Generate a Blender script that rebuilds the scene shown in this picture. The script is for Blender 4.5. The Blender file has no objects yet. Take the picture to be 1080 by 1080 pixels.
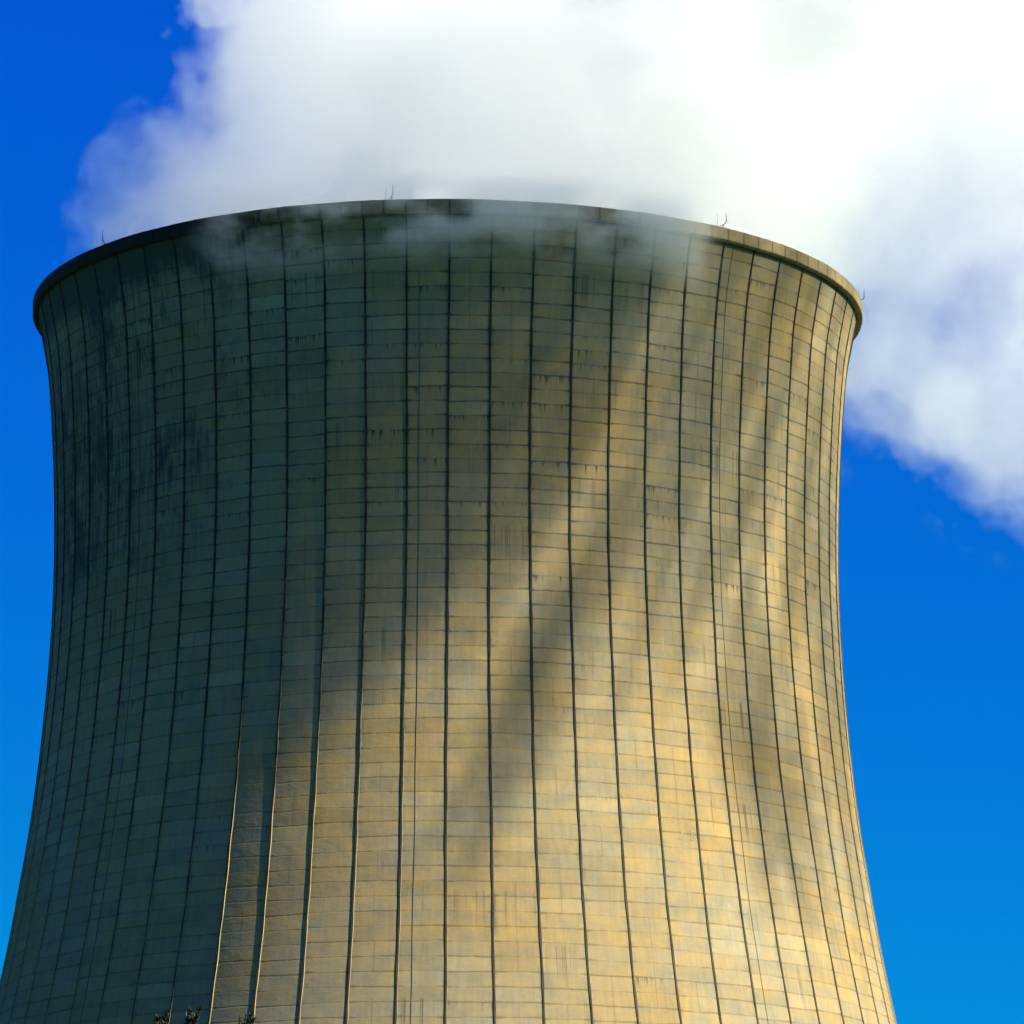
import bpy, bmesh, math, random
from math import sin, cos, tan, pi, radians, sqrt, exp, hypot
from mathutils import Vector, Matrix, noise as mnoise

random.seed(7)
sc = bpy.context.scene
COL = sc.collection

# ------------------------------------------------------------------ camera
EYE, DIST = 1.7, 428.0
PITCH, YAW, ROLL, FPX = 0.22165, 0.0131, 0.0021, 5359.3
H = 114.07 + EYE                       # height of the tower's top edge

cam = bpy.data.cameras.new("camera")
cam.sensor_width = 36.0
cam.lens = FPX / 1080 * 36.0
cam.clip_start = 0.5
cam.clip_end = 20000
co = bpy.data.objects.new("camera", cam)
COL.objects.link(co)
co.matrix_world = (Matrix.Translation((0, -DIST, EYE)) @ Matrix.Rotation(-YAW, 4, 'Z')
                   @ Matrix.Rotation(pi / 2 + PITCH, 4, 'X') @ Matrix.Rotation(ROLL, 4, 'Z'))
sc.camera = co

# ------------------------------------------------------------------ light
SUN_AZ, SUN_EL = radians(112.0), radians(36.0)      # azimuth clockwise from +Y
SKY_GRADE = ((0.004, 1.0), (0.208, 1.42), (2.22, 0.2))
w = bpy.data.worlds.new("World")
sc.world = w
w.use_nodes = True
wt = w.node_tree
wt.nodes.clear()
sky = wt.nodes.new('ShaderNodeTexSky')
sky.sky_type = 'NISHITA'
sky.sun_disc = False
sky.sun_elevation = SUN_EL
sky.sun_rotation = SUN_AZ
sky.altitude = 2500
sky.air_density = 1.0
sky.dust_density = 0.0
sky.ozone_density = 6.0
sepc = wt.nodes.new('ShaderNodeSeparateColor'); comb = wt.nodes.new('ShaderNodeCombineColor')
wt.links.new(sky.outputs[0], sepc.inputs[0])
for i, (gain, power) in enumerate(SKY_GRADE):          # deep polarised blue
    p = wt.nodes.new('ShaderNodeMath'); p.operation = 'POWER'; p.inputs[1].default_value = power
    k = wt.nodes.new('ShaderNodeMath'); k.operation = 'MULTIPLY'; k.inputs[1].default_value = gain
    wt.links.new(sepc.outputs[i], p.inputs[0]); wt.links.new(p.outputs[0], k.inputs[0])
    wt.links.new(k.outputs[0], comb.inputs[i])
bg = wt.nodes.new('ShaderNodeBackground')
bg.inputs['Strength'].default_value = 0.0632
wo = wt.nodes.new('ShaderNodeOutputWorld')
wt.links.new(comb.outputs[0], bg.inputs[0])
wt.links.new(bg.outputs[0], wo.inputs[0])

sun = bpy.data.lights.new("sun", 'SUN')
sun.energy = 5.0
sun.angle = radians(0.6)
sun.color = (1.0, 0.90, 0.64)
so = bpy.data.objects.new("sun", sun)
COL.objects.link(so)
SUN = Vector((sin(SUN_AZ) * cos(SUN_EL), cos(SUN_AZ) * cos(SUN_EL), sin(SUN_EL)))
so.rotation_euler = (-SUN).to_track_quat('-Z', 'Y').to_euler()
so.location = SUN * 600

sc.view_settings.view_transform = 'Standard'
sc.view_settings.look = 'None'
sc.view_settings.exposure = 1.85
sc.view_settings.gamma = 1.0
cy = sc.cycles
cy.max_bounces = 68
cy.diffuse_bounces = 3
cy.volume_bounces = 48
cy.transparent_max_bounces = 64
cy.volume_step_rate = 0.3
cy.volume_max_steps = 256
cy.use_adaptive_sampling = True
cy.adaptive_threshold = 0.05
cy.use_denoising = True
cy.sample_clamp_indirect = 0.0

# ------------------------------------------------------------------ helpers
def tag(o, label=None, cat=None, group=None, kind=None):
    if label: o['label'] = label
    if cat: o['category'] = cat
    if group: o['group'] = group
    if kind: o['kind'] = kind
    return o

def link(name, me, mat, parent=None, smooth=False):
    if mat: me.materials.append(mat)
    if smooth:
        me.polygons.foreach_set('use_smooth', [True] * len(me.polygons))
    o = bpy.data.objects.new(name, me)
    COL.objects.link(o)
    if parent: o.parent = parent
    return o

def pydata(name, vs, fs, mat, parent=None, smooth=False, uvs=None):
    me = bpy.data.meshes.new(name)
    me.from_pydata(vs, [], fs)
    if uvs:
        ul = me.uv_layers.new(name='UVMap')
        flat = []
        for f in uvs:
            for q in f: flat += q
        ul.data.foreach_set('uv', flat)
    me.update()
    return link(name, me, mat, parent, smooth)

class NT:
    """Small node-graph writer that works in shader and geometry trees alike."""
    def __init__(s, tree):
        s.t = tree; s.n = tree.nodes
    def put(s, sock, v):
        if v is None: return
        if hasattr(v, 'is_output') or hasattr(v, 'links'):
            s.t.links.new(v, sock)
        else:
            sock.default_value = v
    def m(s, op, a, b=None, c=None, clamp=False):
        n = s.n.new('ShaderNodeMath'); n.operation = op; n.use_clamp = clamp
        for i, v in enumerate((a, b, c)): s.put(n.inputs[i], v)
        return n.outputs[0]
    def add(s, a, b): return s.m('ADD', a, b)
    def sub(s, a, b): return s.m('SUBTRACT', a, b)
    def mul(s, a, b): return s.m('MULTIPLY', a, b)
    def div(s, a, b): return s.m('DIVIDE', a, b)
    def mad(s, a, b, c): return s.m('MULTIPLY_ADD', a, b, c)
    def mn(s, a, b): return s.m('MINIMUM', a, b)
    def mx(s, a, b): return s.m('MAXIMUM', a, b)
    def floor(s, a): return s.m('FLOOR', a)
    def fract(s, a): return s.m('FRACT', a)
    def abs(s, a): return s.m('ABSOLUTE', a)
    def sat(s, a): return s.m('ADD', a, 0.0, clamp=True)
    def ramp(s, a, lo, hi):                  # 0 at lo, 1 at hi, smooth
        n = s.n.new('ShaderNodeMapRange'); n.interpolation_type = 'SMOOTHSTEP'
        s.put(n.inputs[0], a); s.put(n.inputs[1], lo); s.put(n.inputs[2], hi)
        return n.outputs[0]
    def line(s, a, w):                       # 1 at a = 0, falling to 0 at |a| = w
        return s.m('SUBTRACT', 1.0, s.div(s.abs(a), w), clamp=True)
    def xyz(s, x, y, z):
        n = s.n.new('ShaderNodeCombineXYZ')
        for i, v in enumerate((x, y, z)): s.put(n.inputs[i], v)
        return n.outputs[0]
    def sep(s, v):
        n = s.n.new('ShaderNodeSeparateXYZ'); s.put(n.inputs[0], v)
        return n.outputs[0], n.outputs[1], n.outputs[2]
    def vm(s, op, a, b=None, scale=None):
        n = s.n.new('ShaderNodeVectorMath'); n.operation = op
        s.put(n.inputs[0], a)
        if b is not None: s.put(n.inputs[1], b)
        if scale is not None: s.put(n.inputs['Scale'], scale)
        return n.outputs['Value'] if op in ('LENGTH', 'DISTANCE', 'DOT_PRODUCT') else n.outputs[0]
    def noise(s, vec, scale=1.0, detail=2.0, rough=0.5, color=False, dist=0.0):
        n = s.n.new('ShaderNodeTexNoise'); n.noise_dimensions = '3D'
        s.put(n.inputs['Vector'], vec); s.put(n.inputs['Scale'], scale)
        s.put(n.inputs['Detail'], detail); s.put(n.inputs['Roughness'], rough)
        s.put(n.inputs['Distortion'], dist)
        return n.outputs[1] if color else n.outputs[0]
    def white(s, vec, color=False):
        n = s.n.new('ShaderNodeTexWhiteNoise'); n.noise_dimensions = '3D'
        s.put(n.inputs['Vector'], vec)
        return n.outputs['Color'] if color else n.outputs['Value']
    def mix(s, f, a, b, mode='MIX'):
        n = s.n.new('ShaderNodeMix'); n.data_type = 'RGBA'; n.blend_type = mode
        s.put(n.inputs[0], f); s.put(n.inputs[6], a); s.put(n.inputs[7], b)
        return n.outputs[2]

def c4(r, g, b): return (r, g, b, 1.0)

def material(name, rough=0.9, spec=0.2):
    mt = bpy.data.materials.new(name); mt.use_nodes = True
    b = mt.node_tree.nodes['Principled BSDF']
    b.inputs['Roughness'].default_value = rough
    b.inputs['Specular IOR Level'].default_value = spec
    return mt, NT(mt.node_tree), b

def flat(name, col, rough=0.8, spec=0.2, vary=0.15, scale=3.0):
    mt, g, b = material(name, rough, spec)
    tc = g.n.new('ShaderNodeTexCoord').outputs['Object']
    nz = g.noise(tc, scale, 4)
    g.put(b.inputs['Base Color'], g.mix(nz, c4(*[x * (1 - vary) for x in col]), c4(*[x * (1 + vary) for x in col])))
    return mt

# ------------------------------------------------------------------ cooling tower
NR = 64                                  # vertical ribs
TH0 = radians(0.12)                      # first rib, measured from the side facing the road
LIFT = 1.155                             # height of one cast lift
RIM_H = 1.07
PROF = [(0, 35.66), (0.6, 35.6), (1.1, 35.5), (2, 35.28), (3, 35.07), (4.5, 34.78), (6, 34.53), (9, 34.24), (12, 34.02),
        (15, 33.85), (18, 33.73), (21, 33.66), (24, 33.64), (27, 33.68), (30, 33.80), (33, 33.96),
        (36, 34.18), (39, 34.43), (42, 34.74), (45, 35.09), (48, 35.51), (51, 35.98), (54, 36.46),
        (57, 36.98), (64, 38.4), (74, 40.7), (84, 43.3), (94, 46.1), (104, 49.1), (H, 52.9)]
def prof(dz):
    """radius of the shell dz metres under the top edge (Catmull-Rom through PROF)"""
    P = PROF
    if dz <= P[0][0]: return P[0][1]
    for i in range(len(P) - 1):
        if P[i][0] <= dz <= P[i + 1][0]:
            x0, y0 = P[i]; x1, y1 = P[i + 1]
            xm, ym = P[max(i - 1, 0)]; xn, yn = P[min(i + 2, len(P) - 1)]
            d0 = (y1 - ym) / (x1 - xm); d1 = (yn - y0) / (xn - x0)
            h = x1 - x0; t = (dz - x0) / h
            return ((2*t**3 - 3*t*t + 1) * y0 + (t**3 - 2*t*t + t) * h * d0
                    + (-2*t**3 + 3*t*t) * y1 + (t**3 - t*t) * h * d1)
    return P[-1][1]
def lift_no(dz):
    """lifts below the rim: cast a little taller further down"""
    q = dz - RIM_H
    return 1000 * math.log(1 + q * 0.0009 / LIFT) / 0.9 if q > 0 else q / LIFT
def on_shell(th, dz, out=0.0):
    r = prof(dz) + out
    return Vector((r * sin(th), -r * cos(th), H - dz))

# ---- concrete of the shell; UV = (rib bays round the tower, lifts down from the rim)
def shell_material():
    mt, g, b = material("shell_concrete", 0.92, 0.15)
    uv = g.n.new('ShaderNodeUVMap'); uv.uv_map = 'UVMap'
    u, v, _ = g.sep(uv.outputs[0])
    cu = g.floor(u)
    fu = g.fract(u)
    P = g.xyz(u, v, 0.0)
    # every bay's lift joints sit a little higher or lower and wander
    wob = g.sub(g.noise(g.xyz(g.mul(u, 2.2), g.mul(v, 0.9), 3.0), 1.0, 3, 0.6), 0.5)
    bayoff = g.mul(g.sub(g.white(g.xyz(cu, 7.0, 1.0)), 0.5), 0.16)
    tilt = g.mul(g.sub(g.white(g.xyz(cu, g.floor(g.add(v, 0.5)), 9.0)), 0.4), g.mul(g.sub(fu, 0.5), 0.15))
    vv = g.add(g.add(v, g.mul(wob, 0.13)), g.add(bayoff, tilt))
    row = g.floor(g.add(vv, 0.5))        # index of the nearest joint
    dj = g.sub(vv, row)                  # signed distance to it (down is +)
    cell = g.floor(vv)
    wj = g.white(g.xyz(cu, row, 2.0))
    # joint thickness and darkness vary along it and are strongest at the ribs
    nr = g.noise(g.xyz(g.mul(u, 3.0), g.mul(row, 3.7), 5.0), 1.0, 4, 0.7)
    ribnear = g.sub(1.0, g.ramp(g.mn(fu, g.sub(1.0, fu)), 0.0, 0.42))
    js = g.add(g.mul(nr, 1.3), g.add(g.mul(ribnear, 0.24), g.mul(wj, 0.52)))
    js = g.ramp(js, 0.62, 1.35)
    knot = g.mul(g.line(g.mn(fu, g.sub(1.0, fu)), 0.16), g.ramp(nr, 0.35, 0.6))
    jl = g.mul(g.line(dj, g.add(g.mad(js, 0.05, 0.042), g.mul(knot, 0.08))), g.mad(js, 0.60, 0.34))
    # panel tone
    wc = g.white(g.xyz(cu, cell, 4.0))
    wc2 = g.white(g.xyz(cu, cell, 14.0))
    big = g.noise(g.xyz(g.mul(u, 0.22), g.mul(v, 0.10), 1.0), 1.0, 4, 0.6)
    med = g.noise(g.xyz(g.mul(u, 1.3), g.mul(v, 0.8), 11.0), 1.0, 5, 0.62)
    fine = g.noise(g.xyz(g.mul(u, 14.0), g.mul(v, 6.0), 2.0), 1.0, 4, 0.7)
    streak = g.noise(g.xyz(g.mul(u, 9.0), g.mul(v, 0.35), 6.0), 1.0, 4, 0.65)
    tone = g.mix(g.ramp(g.add(g.mul(big, 0.55), g.mul(med, 0.5)), 0.36, 0.68), c4(0.185, 0.173, 0.130), c4(0.225, 0.161, 0.072))
    k = g.add(g.mad(wc, 0.13, 0.77), g.add(g.mul(g.sub(med, 0.5), 0.55), g.mul(g.sub(streak, 0.5), 0.42)))
    k = g.add(k, g.mul(g.sub(fine, 0.5), 0.22))
    # a pale or rusty panel here and there
    k = g.add(k, g.mul(g.ramp(wc2, 0.9, 1.0), 0.16))
    base = g.mix(1.0, tone, g.vm('SCALE', (1, 1, 1), scale=k), 'MULTIPLY')
    grime_shade = c4(0.022, 0.03, 0.03)
    # runs of dirty water that start at some joints and fade downwards
    below = g.fract(vv)
    high = g.ramp(v, 34.0, 12.0)
    w3 = g.white(g.xyz(cu, cell, 21.0))
    comb = g.noise(g.xyz(g.mul(u, 11.0), g.mul(cell, 5.3), 8.0), 1.0, 3, 0.7)
    run = g.mul(g.ramp(g.sub(comb, g.mul(below, 0.22)), 0.46, 0.60), g.sub(1.0, g.ramp(below, 0.5, 1.0)))
    run = g.mul(run, g.ramp(g.add(w3, g.mul(high, 0.10)), 0.93, 1.02))
    # longer runs over several lifts
    seg = g.floor(g.mul(v, 0.28))
    w4 = g.white(g.xyz(cu, seg, 31.0))
    lb = g.fract(g.mul(v, 0.28))
    comb2 = g.noise(g.xyz(g.mul(u, 8.0), g.mul(seg, 5.3), 18.0), 1.0, 3, 0.7)
    run2 = g.mul(g.mul(g.ramp(comb2, 0.52, 0.68), g.mul(g.ramp(lb, 0.0, 0.08), g.sub(1.0, g.ramp(lb, 0.3, 1.0)))), g.ramp(g.add(w4, g.mul(high, 0.12)), 0.84, 0.97))
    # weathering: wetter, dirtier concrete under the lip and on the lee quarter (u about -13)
    left_dark = g.ramp(g.abs(g.add(u, 13.0)), 10.0, 1.0)
    left_dark = g.mul(left_dark, g.ramp(g.abs(g.sub(v, 14.0)), 18.0, 2.0))
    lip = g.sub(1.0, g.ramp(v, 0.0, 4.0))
    dirty = g.add(g.mul(left_dark, 1.0), g.mul(lip, 0.35))
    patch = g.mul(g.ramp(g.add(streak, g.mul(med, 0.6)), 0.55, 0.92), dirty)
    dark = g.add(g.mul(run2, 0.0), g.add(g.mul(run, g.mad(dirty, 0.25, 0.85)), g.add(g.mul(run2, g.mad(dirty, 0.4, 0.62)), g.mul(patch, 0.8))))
    # dark drips hugging the ribs
    rd = g.mul(g.line(g.mn(fu, g.sub(1.0, fu)), 0.10), g.ramp(g.noise(g.xyz(g.floor(g.add(u, 0.5)), g.mul(v, 0.30), 40.0), 1.0, 4, 0.7), 0.46, 0.72))
    dark = g.add(dark, g.mul(rd, 0.8))
    # faint formwork seam in the middle of some panels
    ws = g.white(g.xyz(cu, g.floor(g.mul(cell, 0.5)), 51.0))
    seam = g.mul(g.line(g.sub(fu, 0.5), 0.02), g.ramp(ws, 0.72, 0.9))
    dark = g.add(dark, g.mul(seam, 0.35))
    # small pits
    vo = g.n.new('ShaderNodeTexVoronoi'); vo.feature = 'F1'
    g.put(vo.inputs['Vector'], g.xyz(g.mul(u, 2.0), g.mul(v, 0.8), 0.0)); g.put(vo.inputs['Scale'], 1.0)
    pit = g.mul(g.sub(1.0, g.ramp(vo.outputs['Distance'], 0.02, 0.06)), g.ramp(g.sep(vo.outputs['Color'])[0], 0.82, 0.86))
    dark = g.add(dark, g.mul(pit, 0.6))
    lip_shade = g.mul(g.sub(1.0, g.ramp(g.add(v, g.mul(med, 2.0)), 1.8, 5.0)), g.ramp(u, -3.5, -9.0))  # black shade below the left lip, put into the concrete's colour
    dark = g.add(dark, g.mul(lip_shade, 0.95))
    dark = g.add(dark, g.mul(g.line(g.sub(v, g.mul(fine, 0.1)), 0.26), 0.85))          # rim's cast shadow, painted as a dark line on the shell
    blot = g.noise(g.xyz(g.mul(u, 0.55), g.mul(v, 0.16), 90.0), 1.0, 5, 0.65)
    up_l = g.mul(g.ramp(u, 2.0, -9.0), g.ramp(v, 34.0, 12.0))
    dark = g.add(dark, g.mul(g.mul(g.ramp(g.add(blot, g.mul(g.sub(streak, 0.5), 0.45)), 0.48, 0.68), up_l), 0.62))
    wet = g.sub(1.0, g.ramp(v, 16.0, 44.0))              # joints are black with algae high up, brown lower down
    jcol = g.mix(wet, c4(0.075, 0.052, 0.022), grime_shade)
    base = g.mix(g.m('MULTIPLY', jl, g.mad(wet, 0.22, 0.80), clamp=True), base, jcol)
    col = g.mix(g.m('MINIMUM', dark, 0.93, clamp=True), base, grime_shade)
    rust = g.mul(g.line(g.sub(u, 0.70), 0.045), g.mul(g.ramp(v, 24.2, 24.6), g.ramp(v, 27.0, 24.9)))
    col = g.mix(g.mul(rust, 0.85), col, c4(0.24, 0.11, 0.03))
    chalk = g.mul(g.ramp(g.noise(g.xyz(g.mul(u, 13.0), g.mul(seg, 3.1), 70.0), 1.0, 2), 0.66, 0.72), g.ramp(g.white(g.xyz(cu, seg, 71.0)), 0.93, 0.96))
    col = g.mix(g.mul(chalk, g.mul(0.10, g.sub(1.0, lb))), col, c4(0.62, 0.62, 0.56))
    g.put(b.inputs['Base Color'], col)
    # relief: each lift leans out a little over the one below it
    hgt = g.add(g.mul(g.fract(vv), -0.035), g.add(g.mul(fine, 0.012), g.mul(jl, -0.03)))
    hgt = g.add(hgt, g.mul(med, 0.08))
    bp = g.n.new('ShaderNodeBump'); bp.inputs['Strength'].default_value = 0.55
    bp.inputs['Distance'].default_value = 1.0
    g.put(bp.inputs['Height'], hgt)
    g.put(b.inputs['Normal'], bp.outputs[0])
    return mt

def rib_material(name, clean, lo, hi):
    mt, g, b = material(name, 0.9, 0.15)
    tc = g.n.new('ShaderNodeTexCoord').outputs['Object']
    x, y, z = g.sep(tc)
    n1 = g.noise(g.xyz(g.mul(x, 0.8), g.mul(y, 0.8), g.mul(z, 0.35)), 1.0, 5, 0.7)
    n2 = g.noise(g.xyz(x, y, g.mul(z, 2.2)), 1.0, 4, 0.7)
    up = g.ramp(z, H - 62.0, H - 18.0)        # algae is heavier towards the wet top
    f = g.ramp(g.add(g.mul(n1, 0.8), g.mul(up, 0.42)), lo, hi)
    f = g.m('MULTIPLY', f, g.mad(g.ramp(n2, 0.3, 0.55), 0.3, 0.7), clamp=True)
    g.put(b.inputs['Base Color'], g.mix(f, clean, c4(0.010, 0.015, 0.016)))
    return mt

def rim_material():
    mt, g, b = material("rim_concrete", 0.92, 0.15)
    uv = g.n.new('ShaderNodeUVMap'); uv.uv_map = 'UVMap'
    u, v, _ = g.sep(uv.outputs[0])
    cell = g.floor(g.mul(u, 2.0))
    fu = g.fract(g.mul(u, 2.0))
    d = g.mn(fu, g.sub(1.0, fu))
    nz = g.noise(g.xyz(g.mul(u, 4.0), g.mul(v, 2.0), 2.0), 1.0, 5, 0.65)
    st = g.noise(g.xyz(g.mul(u, 12.0), g.mul(v, 0.5), 2.0), 1.0, 4, 0.65)
    k = g.add(g.mad(g.white(g.xyz(cell, 3.0, 0.0)), 0.18, 0.62), g.add(g.mul(g.sub(nz, 0.5), 0.5), g.mul(g.sub(st, 0.5), 0.3)))
    base = g.mix(1.0, c4(0.25, 0.195, 0.11), g.vm('SCALE', (1, 1, 1), scale=k), 'MULTIPLY')
    left_dark = g.ramp(g.abs(g.add(u, 11.5)), 11.0, 5.0)      # deep shade of the left side, painted into the rim colour
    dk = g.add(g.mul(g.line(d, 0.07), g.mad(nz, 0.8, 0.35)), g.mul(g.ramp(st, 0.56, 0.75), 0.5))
    dk = g.m('ADD', dk, g.mul(left_dark, 0.97), clamp=True)
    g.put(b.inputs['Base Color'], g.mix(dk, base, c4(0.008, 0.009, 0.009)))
    return mt

tower = bpy.data.objects.new("cooling_tower", None)
COL.objects.link(tower)
tag(tower, "huge weathered concrete cooling tower, waisted and ribbed, steaming from its open top", "cooling tower")

def build_shell():
    SEG, vs, fs, uvs = 8, [], [], []
    n = NR * SEG
    dzs = [0.0, 0.35, 0.7, 1.05]
    d = RIM_H
    while d < 66: d += LIFT / 2; dzs.append(d)
    while d < H - 2: d += 4.0; dzs.append(min(d, H))
    if dzs[-1] < H: dzs.append(H)
    for d in dzs:
        for i in range(n):
            vs.append(on_shell(TH0 + i * 2 * pi / n, d))
    for j in range(len(dzs) - 1):
        for i in range(n):
            k = (i + 1) % n
            fs.append((j * n + i, (j + 1) * n + i, (j + 1) * n + k, j * n + k))
            ua = i / SEG; ub = (i + 1) / SEG
            if i >= n // 2: ua -= NR; ub -= NR       # u runs -32 .. 32, 0 faces the road
            va, vb = lift_no(dzs[j]), lift_no(dzs[j + 1])
            uvs.append(((ua, va), (ua, vb), (ub, vb), (ub, va)))
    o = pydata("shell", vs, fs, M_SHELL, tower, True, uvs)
    # inner face, 0.3 m behind
    iv, jf = [], []
    dd = [0.02, 3, 8, 15, 25, 40, 60, 85, H - 0.1]
    for d in dd:
        for i in range(256):
            iv.append(on_shell(i * 2 * pi / 256, d, -0.32))
    for j in range(len(dd) - 1):
        for i in range(256):
            k = (i + 1) % 256
            jf.append((j * 256 + i, j * 256 + k, (j + 1) * 256 + k, (j + 1) * 256 + i))
    pydata("inner_face", iv, jf, M_INNER, tower, True)

def build_rim():
    n = NR * 8
    sect = [(35.70, RIM_H), (35.93, RIM_H - 0.03), (36.0, RIM_H - 0.10), (36.02, 0.06), (35.97, 0.0),
            (35.3, -0.02), (35.2, 0.02), (35.2, RIM_H)]
    m = len(sect)
    vs, fs, uvs = [], [], []
    for i in range(n):
        th = TH0 + i * 2 * pi / n
        jit = 0.012 * sin(i * 2.3) + 0.012 * sin(i * 0.37)
        for r, d in sect:
            vs.append((r * sin(th), -r * cos(th), H - d + jit))
    for i in range(n):
        k = (i + 1) % n
        ua, ub = i / 8, (i + 1) / 8
        if i >= n // 2: ua -= NR; ub -= NR
        for j in range(m):
            jj = (j + 1) % m
            fs.append((i * m + jj, i * m + j, k * m + j, k * m + jj))
            va, vb = sect[j][1], sect[jj][1]
            uvs.append(((ua, vb), (ua, va), (ub, va), (ub, vb)))
    pydata("rim", vs, fs, M_RIM, tower, False, uvs)

def build_rib(k):
    th0 = TH0 + k * 2 * pi / NR
    rnd = random.Random(100 + k)
    vs, fs = [], []
    d, dzs = RIM_H + 0.02, []
    while d < 66: dzs.append(d); d += LIFT / 2
    while d < H: dzs.append(d); d += 6
    dzs.append(H - 0.05)
    ph = rnd.random() * 6
    for d in dzs:
        th = th0 + 0.0007 * sin(d * 0.21 + ph) + 0.0004 * sin(d * 0.9 + 2 * ph)
        hw = 0.088 * (1 + 0.22 * sin(d * 1.7 + ph)) / prof(d)
        out = 0.075
        for (a, o_) in ((-hw, -0.05), (-hw * 0.8, out), (hw * 0.8, out), (hw, -0.05)):
            vs.append(on_shell(th + a, d, o_))
    for j in range(len(dzs) - 1):
        for q in range(3):
            fs.append((j * 4 + q, (j + 1) * 4 + q, (j + 1) * 4 + q + 1, j * 4 + q + 1))
    o = pydata("rib", vs, fs, M_RIB, tower)
    o.data.materials.append(M_RIBF)          # the outer face is dark with algae
    for i, p in enumerate(o.data.polygons): p.material_index = 1 if i % 3 == 1 else 0

def tube(vs, fs, pts, rad, n=6):
    pts = [Vector(p) for p in pts]
    base = len(vs)
    for i, p in enumerate(pts):
        t = (pts[min(i + 1, len(pts) - 1)] - pts[max(i - 1, 0)]).normalized()
        a = t.cross(Vector((0.31, 0.2, 0.93)) if abs(t.z) < 0.9 else Vector((1, 0, 0))).normalized()
        b_ = t.cross(a)
        r = rad[i] if isinstance(rad, (list, tuple)) else rad
        for q in range(n):
            vs.append(p + a * (r * cos(q * 2 * pi / n)) + b_ * (r * sin(q * 2 * pi / n)))
    for i in range(len(pts) - 1):
        for q in range(n):
            k = (q + 1) % n
            fs.append((base + i * n + q, base + i * n + k, base + (i + 1) * n + k, base + (i + 1) * n + q))
    fs.append(tuple(base + q for q in range(n))[::-1])
    fs.append(tuple(base + (len(pts) - 1) * n + q for q in range(n)))

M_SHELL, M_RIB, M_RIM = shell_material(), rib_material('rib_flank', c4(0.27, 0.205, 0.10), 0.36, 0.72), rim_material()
M_RIBF = rib_material('rib_face', c4(0.055, 0.05, 0.034), 0.15, 0.6)
M_INNER = flat("inner_concrete", (0.16, 0.15, 0.13))
M_METAL = flat("dark_galvanised", (0.05, 0.06, 0.07), 0.6, 0.4)
M_CABLE = flat("conductor_cable", (0.04, 0.05, 0.055), 0.7, 0.3)
build_shell()
build_rim()
for k in range(-19, 20):                 # the ribs on the side one can see
    build_rib(k)
# lightning rods on the rim, eight bays apart, and the conductors that run down from them
for q, k in enumerate((-9.35, -1.32, 6.85, 14.6)):
    th = TH0 + k * 2 * pi / NR
    rd = Vector((sin(th), -cos(th), 0)); tg = Vector((cos(th), sin(th), 0)); up = Vector((0, 0, 1))
    p0 = rd * 35.8 + up * (H - 0.02)
    vs, fs = [], []
    a = p0 + rd * 0.40 + up * 0.42 + tg * 0.10
    tube(vs, fs, [p0, p0 + rd * 0.16 + up * 0.2, a], 0.04)
    tube(vs, fs, [a, a + up * 0.12 + tg * 0.06, a + up * 0.36 + tg * 0.02, a + up * 0.8], [0.05, 0.045, 0.035, 0.012])
    tube(vs, fs, [p0 - tg * 0.34, p0 - tg * 0.16 + up * 0.16, a - up * 0.06], 0.028)
    tube(vs, fs, [p0 - tg * 0.5, p0 - tg * 0.46 + up * 1.15], [0.02, 0.01])
    pydata("lightning_rod", vs, fs, M_METAL, tower)
    kc = {0: -8.62, 1: -0.70, 2: 7.30, 3: 14.95}[q]
    vs, fs = [], []
    d0 = {0: 1.1, 1: 5.7, 2: 1.1, 3: 1.1}[q]
    pts = []
    while d0 < 75:
        pts.append(on_shell(TH0 + kc * 2 * pi / NR + 0.0006 * sin(d0 * 0.5 + q), d0, 0.02)); d0 += LIFT
    tube(vs, fs, pts, 0.022, 5)
    pydata("lightning_cable", vs, fs, M_CABLE, tower)

# faded stencilled lift marks
M_MARK = flat("faded_paint", (0.17, 0.14, 0.075), 0.9, 0.1, 0.5, 9.0)
def lift_mark(txt, k, dz, size):
    for i, ch in enumerate(txt):
        cu = bpy.data.curves.new("t", 'FONT'); cu.body = ch; cu.size = size; cu.extrude = 0.004
        t = bpy.data.objects.new("t", cu); COL.objects.link(t)
        dg = bpy.context.evaluated_depsgraph_get()
        me = bpy.data.meshes.new_from_object(t.evaluated_get(dg))
        bpy.data.objects.remove(t); bpy.data.curves.remove(cu)
        me.name = "lift_digit"
        for v_ in me.vertices:
            x, y, z = v_.co
            x += i * size * 1.05
            v_.co = on_shell(TH0 + k * 2 * pi / NR + x / prof(dz), dz - y, 0.02 + z)
        link("lift_digit", me, M_MARK, tower)
lift_mark("25", 5.42, 51.0, 1.15)
lift_mark("02", 5.30, 28.6, 0.95)

# ------------------------------------------------------------------ ground
def ground():
    mt, g, b = material("meadow", 0.95, 0.1)
    tc = g.n.new('ShaderNodeTexCoord').outputs['Object']
    n1 = g.noise(tc, 0.03, 5, 0.6); n2 = g.noise(tc, 2.0, 4, 0.7)
    g.put(b.inputs['Base Color'], g.mix(g.add(g.mul(n1, 0.6), g.mul(n2, 0.4)), c4(0.03, 0.085, 0.045), c4(0.05, 0.11, 0.055)))
    vs, fs = [(0, 0, 0)], []
    rings = [40, 120, 300, 500, 900, 2000, 5000, 9000]
    for r in rings:
        for i in range(48): vs.append((r * cos(i * pi / 24), r * sin(i * pi / 24), 0))
    for i in range(48):
        k = (i + 1) % 48
        fs.append((0, 1 + i, 1 + k))
        for j in range(len(rings) - 1):
            a = 1 + j * 48
            fs.append((a + i, a + 48 + i, a + 48 + k, a + k))
    tag(pydata("ground", vs, fs, mt), kind='structure')
ground()

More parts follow.
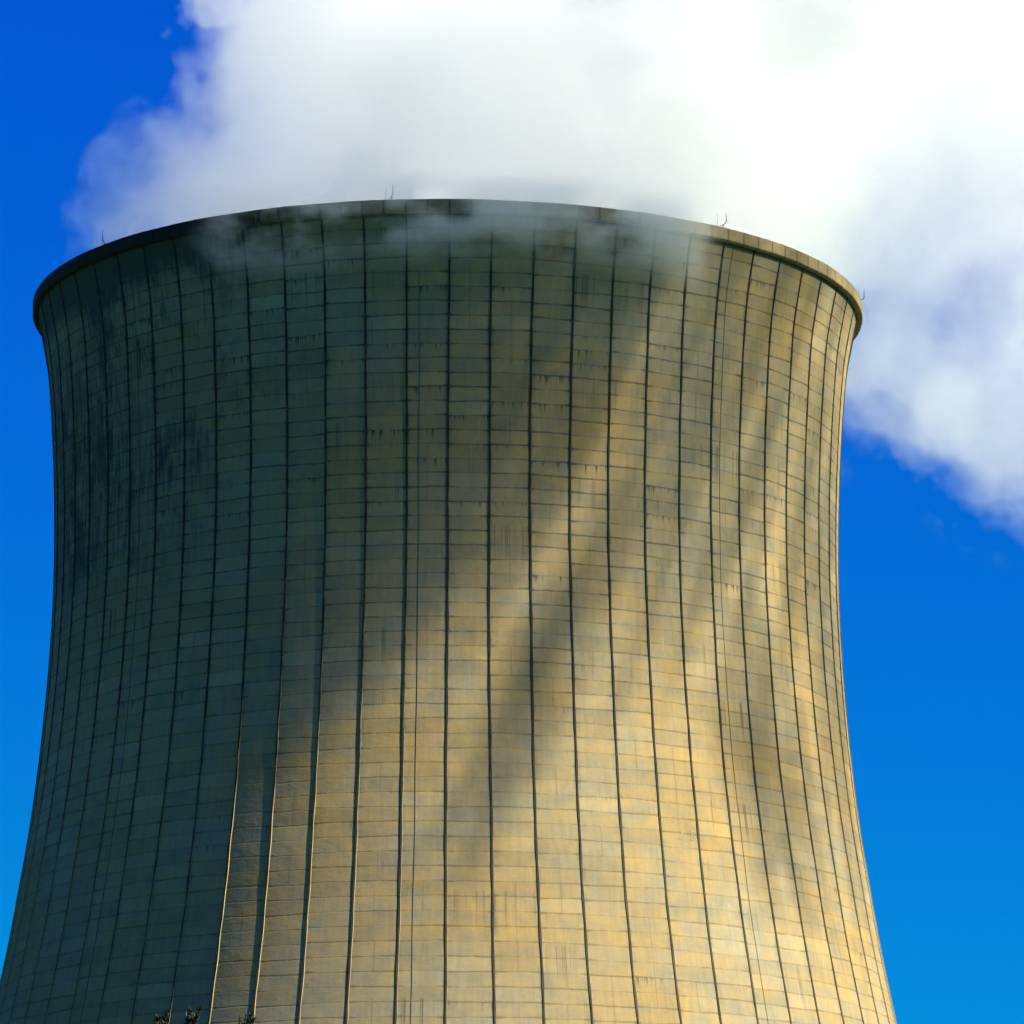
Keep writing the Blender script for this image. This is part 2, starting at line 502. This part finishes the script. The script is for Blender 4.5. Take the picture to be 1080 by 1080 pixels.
# ------------------------------------------------------------------ trees at the foot of the picture
M_BARK = flat("bark", (0.035, 0.027, 0.02), 0.95, 0.1, 0.4, 12)
M_LEAF = flat("leaves", (0.009, 0.013, 0.005), 0.6, 0.25, 0.5, 4)
def pix_ray(px, py):
    u, v = (px - 540) / FPX, (py - 540) / FPX
    c, s = cos(ROLL), sin(ROLL)
    u, v = u * c + v * s, -u * s + v * c
    d = Vector((u, -v, -1))
    m = (Matrix.Rotation(-YAW, 3, 'Z') @ Matrix.Rotation(pi / 2 + PITCH, 3, 'X'))
    return (m @ d).normalized()
def tree(px, py, dist, seed, label, tips):
    rnd = random.Random(seed)
    ray = pix_ray(px, py)
    tip = Vector((0, -DIST, EYE)) + ray * (dist / hypot(ray.x, ray.y))
    root = bpy.data.objects.new("young_tree", None)
    COL.objects.link(root); root.location = (tip.x, tip.y, 0)
    tag(root, label, "tree", "treetops at the foot of the picture")
    ht = tip.z
    tv, tf, lv, lf = [], [], [], []
    def leaf(p, d, ln, wd):
        d = d.normalized()
        sd = d.cross(Vector((rnd.uniform(-1, 1), rnd.uniform(-1, 1), rnd.uniform(-1, 1)))).normalized() * wd * .5
        nb = d.cross(sd).normalized() * ln * 0.12
        b0 = len(lv)
        lv.extend([p, p + d * ln * .45 + sd + nb, p + d * ln, p + d * ln * .45 - sd + nb])
        lf.append((b0, b0 + 1, b0 + 2, b0 + 3))
    def shoot(p, d, ln, dens, lsize):
        n = max(4, int(ln * dens))
        pts = [p]
        for i in range(4):
            d = (d + Vector((rnd.uniform(-.12, .12), rnd.uniform(-.12, .12), .10))).normalized()
            pts.append(pts[-1] + d * ln / 4)
        tube(tv, tf, pts, [0.012, 0.010, 0.008, 0.006, 0.003], 4)
        for i in range(n):
            t = rnd.uniform(0.05, 1.0) * 4
            a = min(int(t), 3); q = pts[a].lerp(pts[a + 1], t - a)
            ld = (d * 0.9 + Vector((rnd.uniform(-1, 1), rnd.uniform(-1, 1), rnd.uniform(-.3, .8)))).normalized()
            leaf(q, ld, lsize * rnd.uniform(.7, 1.2), lsize * .42)
        leaf(pts[-1], d, lsize, lsize * .35)
    # trunk
    pts = [Vector((0.05 * sin(i * 1.1 + seed), 0.05 * cos(i * 0.9 + seed), ht * i / 14)) for i in range(14)]
    tube(tv, tf, pts, [0.16 * (1 - i / 14.5) + 0.006 for i in range(14)], 8)
    top = pts[-1]
    # the leaders that show: offsets in metres from the tip
    for (dx, dz, ln) in tips:
        end = Vector((dx, rnd.uniform(-.05, .05), ht + dz))
        st = top.lerp(Vector((end.x, end.y, end.z - ln)), 0.9)
        shoot(Vector((end.x - dx * .25, end.y, end.z - ln)), Vector((dx * .25, 0, ln)), ln, 110, 0.085)
        tube(tv, tf, [top - Vector((0, 0, .5)), Vector((end.x - dx * .25, end.y, end.z - ln))], [0.02, 0.012], 4)
    # limbs and crown
    for i in range(46):
        t = rnd.uniform(0.22, 0.95)
        z = ht * t
        ln = (0.35 + 2.1 * (1 - t) ** 0.8) * rnd.uniform(.7, 1.15) * min(1, (t - .1) * 4)
        az = rnd.uniform(0, 2 * pi)
        rise = ln * 0.9
        if z + rise > ht - .45: rise = max(.05, ht - .45 - z)
        e = Vector((cos(az) * ln, sin(az) * ln, z + rise * .6))
        mid = Vector((cos(az) * ln * .5, sin(az) * ln * .5, z + rise * .2))
        tube(tv, tf, [Vector((0, 0, z)), mid, e], [0.035 * (1.1 - t), 0.022 * (1.1 - t) + .004, 0.006], 5)
        for q in range(7):
            f = rnd.uniform(.35, 1)
            sp = Vector((0, 0, z)).lerp(mid, f * 2) if f < .5 else mid.lerp(e, f * 2 - 1)
            zmax = ht - .5 - sp.z
            l2 = min(rnd.uniform(.3, .7), max(.08, zmax))
            shoot(sp, Vector((rnd.uniform(-1, 1), rnd.uniform(-1, 1), rnd.uniform(0, .9))), l2, 40, 0.085)
    pydata("trunk", tv, tf, M_BARK, root)
    pydata("crown", lv, lf, M_LEAF, root)

tree(175, 1072, 66, 3, "dark young tree with two low leafy tips, leftmost of the three treetops",
     [(0.0, 0.0, .35), (-0.11, -0.015, .3), (0.05, -0.05, .3), (-.14, -.05, .25)])
tree(203, 1064, 66, 5, "dark young tree before the tower's shaded foot, middle one of three treetops",
     [(0.0, 0.0, .4), (0.055, -0.03, .3), (-0.05, -0.08, .3), (0.09, -0.12, .25), (-.02, -.1, .3)])
tree(260, 1071, 66, 8, "dark young tree before the sunlit rib, rightmost of three treetops",
     [(0.0, 0.0, .35), (0.06, -0.02, .3), (-0.07, -0.04, .3), (-0.1, -0.07, .25)])

# ------------------------------------------------------------------ steam
def smax(g, a, b, k):
    n = g.n.new('ShaderNodeMath'); n.operation = 'SMOOTH_MAX'
    g.put(n.inputs[0], a); g.put(n.inputs[1], b); g.put(n.inputs[2], k)
    return n.outputs[0]

def ellipsoid(g, P, c, rad):
    d = g.vm('DIVIDE', g.vm('SUBTRACT', P, c), rad)
    return g.mul(g.sub(1.0, g.vm('LENGTH', d)), min(rad))

PLUME_BLOBS = [((68, 46, H + 11), (39, 34, 26))]
def plume_field(g, P, amp=1.0, detail=4.0):
    """metres inside the steam (negative = clear air)"""
    x0, y0, z0 = g.sep(P)
    def wave(a, b, k1, k2, ph): return g.m('SINE', g.mad(a, k1, g.mad(b, k2, ph)))
    x = g.mad(wave(z0, y0, 0.115, 0.06, 1.0), 3.6, x0)
    y = g.mad(wave(x0, z0, 0.10, 0.05, 2.2), 4.0, y0)
    z = g.mad(wave(x0, y0, 0.12, 0.08, 0.4), 3.6, z0)
    Q = g.xyz(x, y, z)
    h = g.sub(z, H)
    hc = g.mx(h, 0.0)
    r = g.mad(hc, 0.60, 31.0)
    dx = g.div(g.sub(x, g.mul(hc, 0.88)), r)
    dy = g.div(g.add(y, g.mul(hc, 0.10)), r)
    q = g.m('SQRT', g.add(g.mul(dx, dx), g.mul(dy, dy)))
    F = g.mul(g.sub(1.0, q), r)
    for c, rad in PLUME_BLOBS:
        F = smax(g, F, ellipsoid(g, Q, c, rad), 6.0)
    n1 = g.noise(P, 0.05, detail, 0.6)
    n = g.sub(g.add(g.mul(n1, 0.7), g.mul(g.abs(g.sub(n1, 0.52)), 1.5)), 0.48)     # billows: round outside, creased inside
    # it leaves the tower at the lip; only on the lee side does it sink behind the shell
    lim = g.mx(g.mul(g.sub(z0, H - 0.3), 1.3), g.mn(g.mul(g.sub(x0, 34.0), 1.4), g.add(g.sub(z0, g.mad(y0, 0.23, H - 18.5)), g.sub(g.mul(g.sub(n1, 0.5), 26.0), g.mx(g.mul(g.sub(58.0, x0), 0.3), 0.0)))))
    return g.mn(g.add(F, g.mul(n, 35.0 * amp)), lim)

def plume_fade(g, P):
    x, y, z = g.sep(P)                       # the steam evaporates as it drifts off
    f = g.mul(g.ramp(z, H + 47.0, H + 29.0), g.ramp(x, 92.0, 56.0))
    low = g.mul(g.ramp(x, 26.0, 44.0), g.ramp(z, H + 40.0, H + 15.0))
    return g.mul(f, g.sub(1.0, g.mul(low, 0.68)))

def volume_material(name, field, dens, w0, w1, aniso=0.7, fade=None):
    mt = bpy.data.materials.new(name); mt.use_nodes = True
    t = mt.node_tree; t.nodes.clear(); g = NT(t)
    P = g.n.new('ShaderNodeNewGeometry').outputs['Position']
    F = field(g, P)
    d = g.mul(g.ramp(F, w0, w1), g.mul(g.ramp(g.noise(g.vm('ADD', P, (9.0, 50.0, 4.0)), 0.058, 4.0, 0.62), 0.34, 0.61), dens))
    if fade: d = g.mul(d, fade(g, P))
    vol = g.n.new('ShaderNodeVolumePrincipled')
    vol.inputs['Color'].default_value = (0.991, 0.997, 1, 1)
    vol.inputs['Anisotropy'].default_value = aniso
    vol.inputs['Density Attribute'].default_value = ''
    g.put(vol.inputs['Density'], d)
    out = g.n.new('ShaderNodeOutputMaterial')
    t.links.new(vol.outputs[0], out.inputs['Volume'])
    return mt

def hull_from_field(name, field, lo, hi, res, thr):
    """closed mesh round the region where field > thr, from a geometry-node volume"""
    ng = bpy.data.node_groups.new(name + "_gn", 'GeometryNodeTree')
    ng.interface.new_socket('Geometry', in_out='OUTPUT', socket_type='NodeSocketGeometry')
    g = NT(ng)
    F = field(g, g.n.new('GeometryNodeInputPosition').outputs[0])
    vc = g.n.new('GeometryNodeVolumeCube')
    g.put(vc.inputs['Density'], g.sat(g.mad(g.sub(F, thr), 0.02, 0.5)))
    vc.inputs['Background'].default_value = 0.0
    vc.inputs['Min'].default_value = lo; vc.inputs['Max'].default_value = hi
    for i, ax in enumerate('XYZ'):
        vc.inputs['Resolution ' + ax].default_value = max(8, int((hi[i] - lo[i]) / res))
    v2m = g.n.new('GeometryNodeVolumeToMesh')
    v2m.inputs['Threshold'].default_value = 0.5
    ng.links.new(vc.outputs[0], v2m.inputs[0])
    go = g.n.new('NodeGroupOutput')
    ng.links.new(v2m.outputs[0], go.inputs[0])
    tmp = bpy.data.objects.new("tmp", bpy.data.meshes.new("tmp")); COL.objects.link(tmp)
    md = tmp.modifiers.new("gn", 'NODES'); md.node_group = ng
    dg = bpy.context.evaluated_depsgraph_get()
    me = bpy.data.meshes.new_from_object(tmp.evaluated_get(dg))
    bpy.data.objects.remove(tmp); bpy.data.node_groups.remove(ng)
    me.materials.clear(); me.name = name
    print("HULL", name, len(me.vertices), len(me.polygons))
    return me

me = hull_from_field("steam_plume", lambda g, P: plume_field(g, P, 1.0, 2.0), (-50, -75, H - 28), (114, 108, H + 56), 2.5, -4.0)
M_STEAM = volume_material("steam", plume_field, 0.17, 0.0, 2.2, fade=plume_fade)
tag(link("steam_plume", me, M_STEAM), "dense white steam plume billowing out of the tower top and drifting right", "steam", kind='stuff')

# loose steam between the tower and the sun, added and shaped for its shade: it lies above and right of the frame and
# throws the slanting bands of shade that cross the shell
E1 = Vector((-cos(SUN_AZ), sin(SUN_AZ), 0))
E2 = Vector((-SUN.z * sin(SUN_AZ), -SUN.z * cos(SUN_AZ), cos(SUN_EL)))
def shade_steam_material(name, rad, dens, edge, ns, na):
    mt = bpy.data.materials.new(name); mt.use_nodes = True; mt.cycles.volume_step_rate = 5.0
    t = mt.node_tree; t.nodes.clear(); g = NT(t)
    P = g.n.new('ShaderNodeTexCoord').outputs['Object']
    q = g.sub(1.0, g.vm('LENGTH', g.vm('DIVIDE', P, rad)))
    n = g.sub(g.noise(g.vm('DIVIDE', P, ns), 1.0, 3, 0.55), 0.5)
    d = g.mul(g.ramp(g.add(q, g.mul(g.mul(n, na), g.ramp(q, 0.0, 0.15))), 0.02, edge), dens)
    vol = g.n.new('ShaderNodeVolumePrincipled')
    vol.inputs['Color'].default_value = (0.991, 0.997, 1, 1); vol.inputs['Density Attribute'].default_value = ''
    g.put(vol.inputs['Density'], d)
    out = g.n.new('ShaderNodeOutputMaterial'); t.links.new(vol.outputs[0], out.inputs['Volume'])
    return mt
def drift(e1, e2, s, rad, ang, dens, edge, ns, na):  # one cloud of the added off-frame steam that casts the shade bands
    bm = bmesh.new(); bmesh.ops.create_icosphere(bm, subdivisions=3, radius=1.0)
    for v in bm.verts: v.co = Vector((v.co.x * rad[0], v.co.y * rad[1], v.co.z * rad[2])) * 1.02
    m = bpy.data.meshes.new("shade_steam"); bm.to_mesh(m); bm.free()
    o = link("shade_steam", m, shade_steam_material("shade_steam", rad, dens, edge, ns, na))
    A = E1 * sin(ang) + E2 * cos(ang)
    Cc = E1 * cos(ang) - E2 * sin(ang)
    mt = Matrix((Cc, A, SUN)).transposed().to_4x4()
    mt.translation = E1 * e1 + E2 * e2 + SUN * s
    o.matrix_world = mt
    tag(o, kind='stuff')
ST = radians(28.0)
def ca(c, a): return (0.883 * c + 0.469 * a, -0.469 * c + 0.883 * a)
drift(*ca(-68, 54), 165, (17.5, 33, 16), ST, 0.085, 0.32, (5, 22, 9), 1.0)
drift(*ca(-49.0, 31), 170, (3.6, 17, 8), ST, 0.14, 0.9, (3, 9, 6), 1.7)
drift(-12, 39, 170, (8.5, 18, 8), radians(-4), 0.13, 0.9, (4, 9, 6), 1.8)
drift(-17, 69, 175, (29, 28, 10), ST, 0.135, 0.9, (3.0, 20, 8), 2.2)
drift(1, 48, 180, (11, 32, 8), radians(8), 0.10, 0.9, (3.5, 14, 6), 1.8)

# a thin veil of steam that spills over the near side of the rim
def veil():
    vs, fs = [], []
    N = 40
    for i in range(N + 1):
        th = radians(-50 + 102 * i / N)
        for (r, z) in ((36.06, H - 1.2), (35.7, H - 4), (35.2, H - 8), (38.0, H - 7.5), (40.5, H - 1), (39.5, H + 4), (35.0, H + 4), (35.0, H + 0.08), (36.06, H + 0.08)):
            vs.append((r * sin(th), -r * cos(th), z))
    for i in range(N):
        for q in range(9):
            k = (q + 1) % 9
            fs.append((i * 9 + q, i * 9 + k, i * 9 + 9 + k, i * 9 + 9 + q))
    fs.append(tuple(range(9))[::-1]); fs.append(tuple(N * 9 + q for q in range(9)))
    mt = bpy.data.materials.new("veil"); mt.use_nodes = True; mt.cycles.volume_step_rate = 2.0
    t = mt.node_tree; t.nodes.clear(); g = NT(t)
    P = g.n.new('ShaderNodeNewGeometry').outputs['Position']
    x, y, z = g.sep(P)
    r = g.m('SQRT', g.add(g.mul(x, x), g.mul(y, y)))
    h = g.sub(z, H)
    n = g.noise(g.vm('DIVIDE', P, (5.0, 5.0, 3.4)), 1.0, 4, 0.6)
    n2 = g.noise(g.vm('DIVIDE', P, (16.0, 16.0, 40.0)), 1.0, 1)
    side = g.mul(g.ramp(x, -23.0, -16.0), g.ramp(x, 30.0, 16.0))
    bias = g.add(g.mul(side, 0.13), g.mul(g.sub(n2, 0.5), 0.35))
    bias = g.add(bias, g.mul(g.mul(g.line(g.sub(x, 19.2), 2.2), g.ramp(h, 0.5, -1.5)), 0.28))       # one tongue hangs lower
    drop = g.ramp(h, -6.5, -0.5)
    drop = g.mul(drop, g.ramp(h, 2.6, 0.2))
    out = g.ramp(r, 39.8, 36.5)
    d = g.mul(g.ramp(g.add(n, bias), 0.52, 0.82), g.mul(g.mul(drop, out), 0.42))
    ends = g.mul(g.ramp(x, -22.0, -16.0), g.ramp(x, 24.0, 17.0))
    vol = g.n.new('ShaderNodeVolumePrincipled')
    vol.inputs['Color'].default_value = (0.991, 0.997, 1, 1); vol.inputs['Density Attribute'].default_value = ''
    g.put(vol.inputs['Density'], g.mul(d, ends))
    o_ = g.n.new('ShaderNodeOutputMaterial'); t.links.new(vol.outputs[0], o_.inputs['Volume'])
    vo = pydata("steam_veil", vs, fs, mt)
    bm = bmesh.new(); bm.from_mesh(vo.data); bmesh.ops.recalc_face_normals(bm, faces=bm.faces)
    bm.to_mesh(vo.data); bm.free()
    tag(vo, "thin ragged steam spilling over the near rim of the tower", "steam", kind='stuff')
veil()
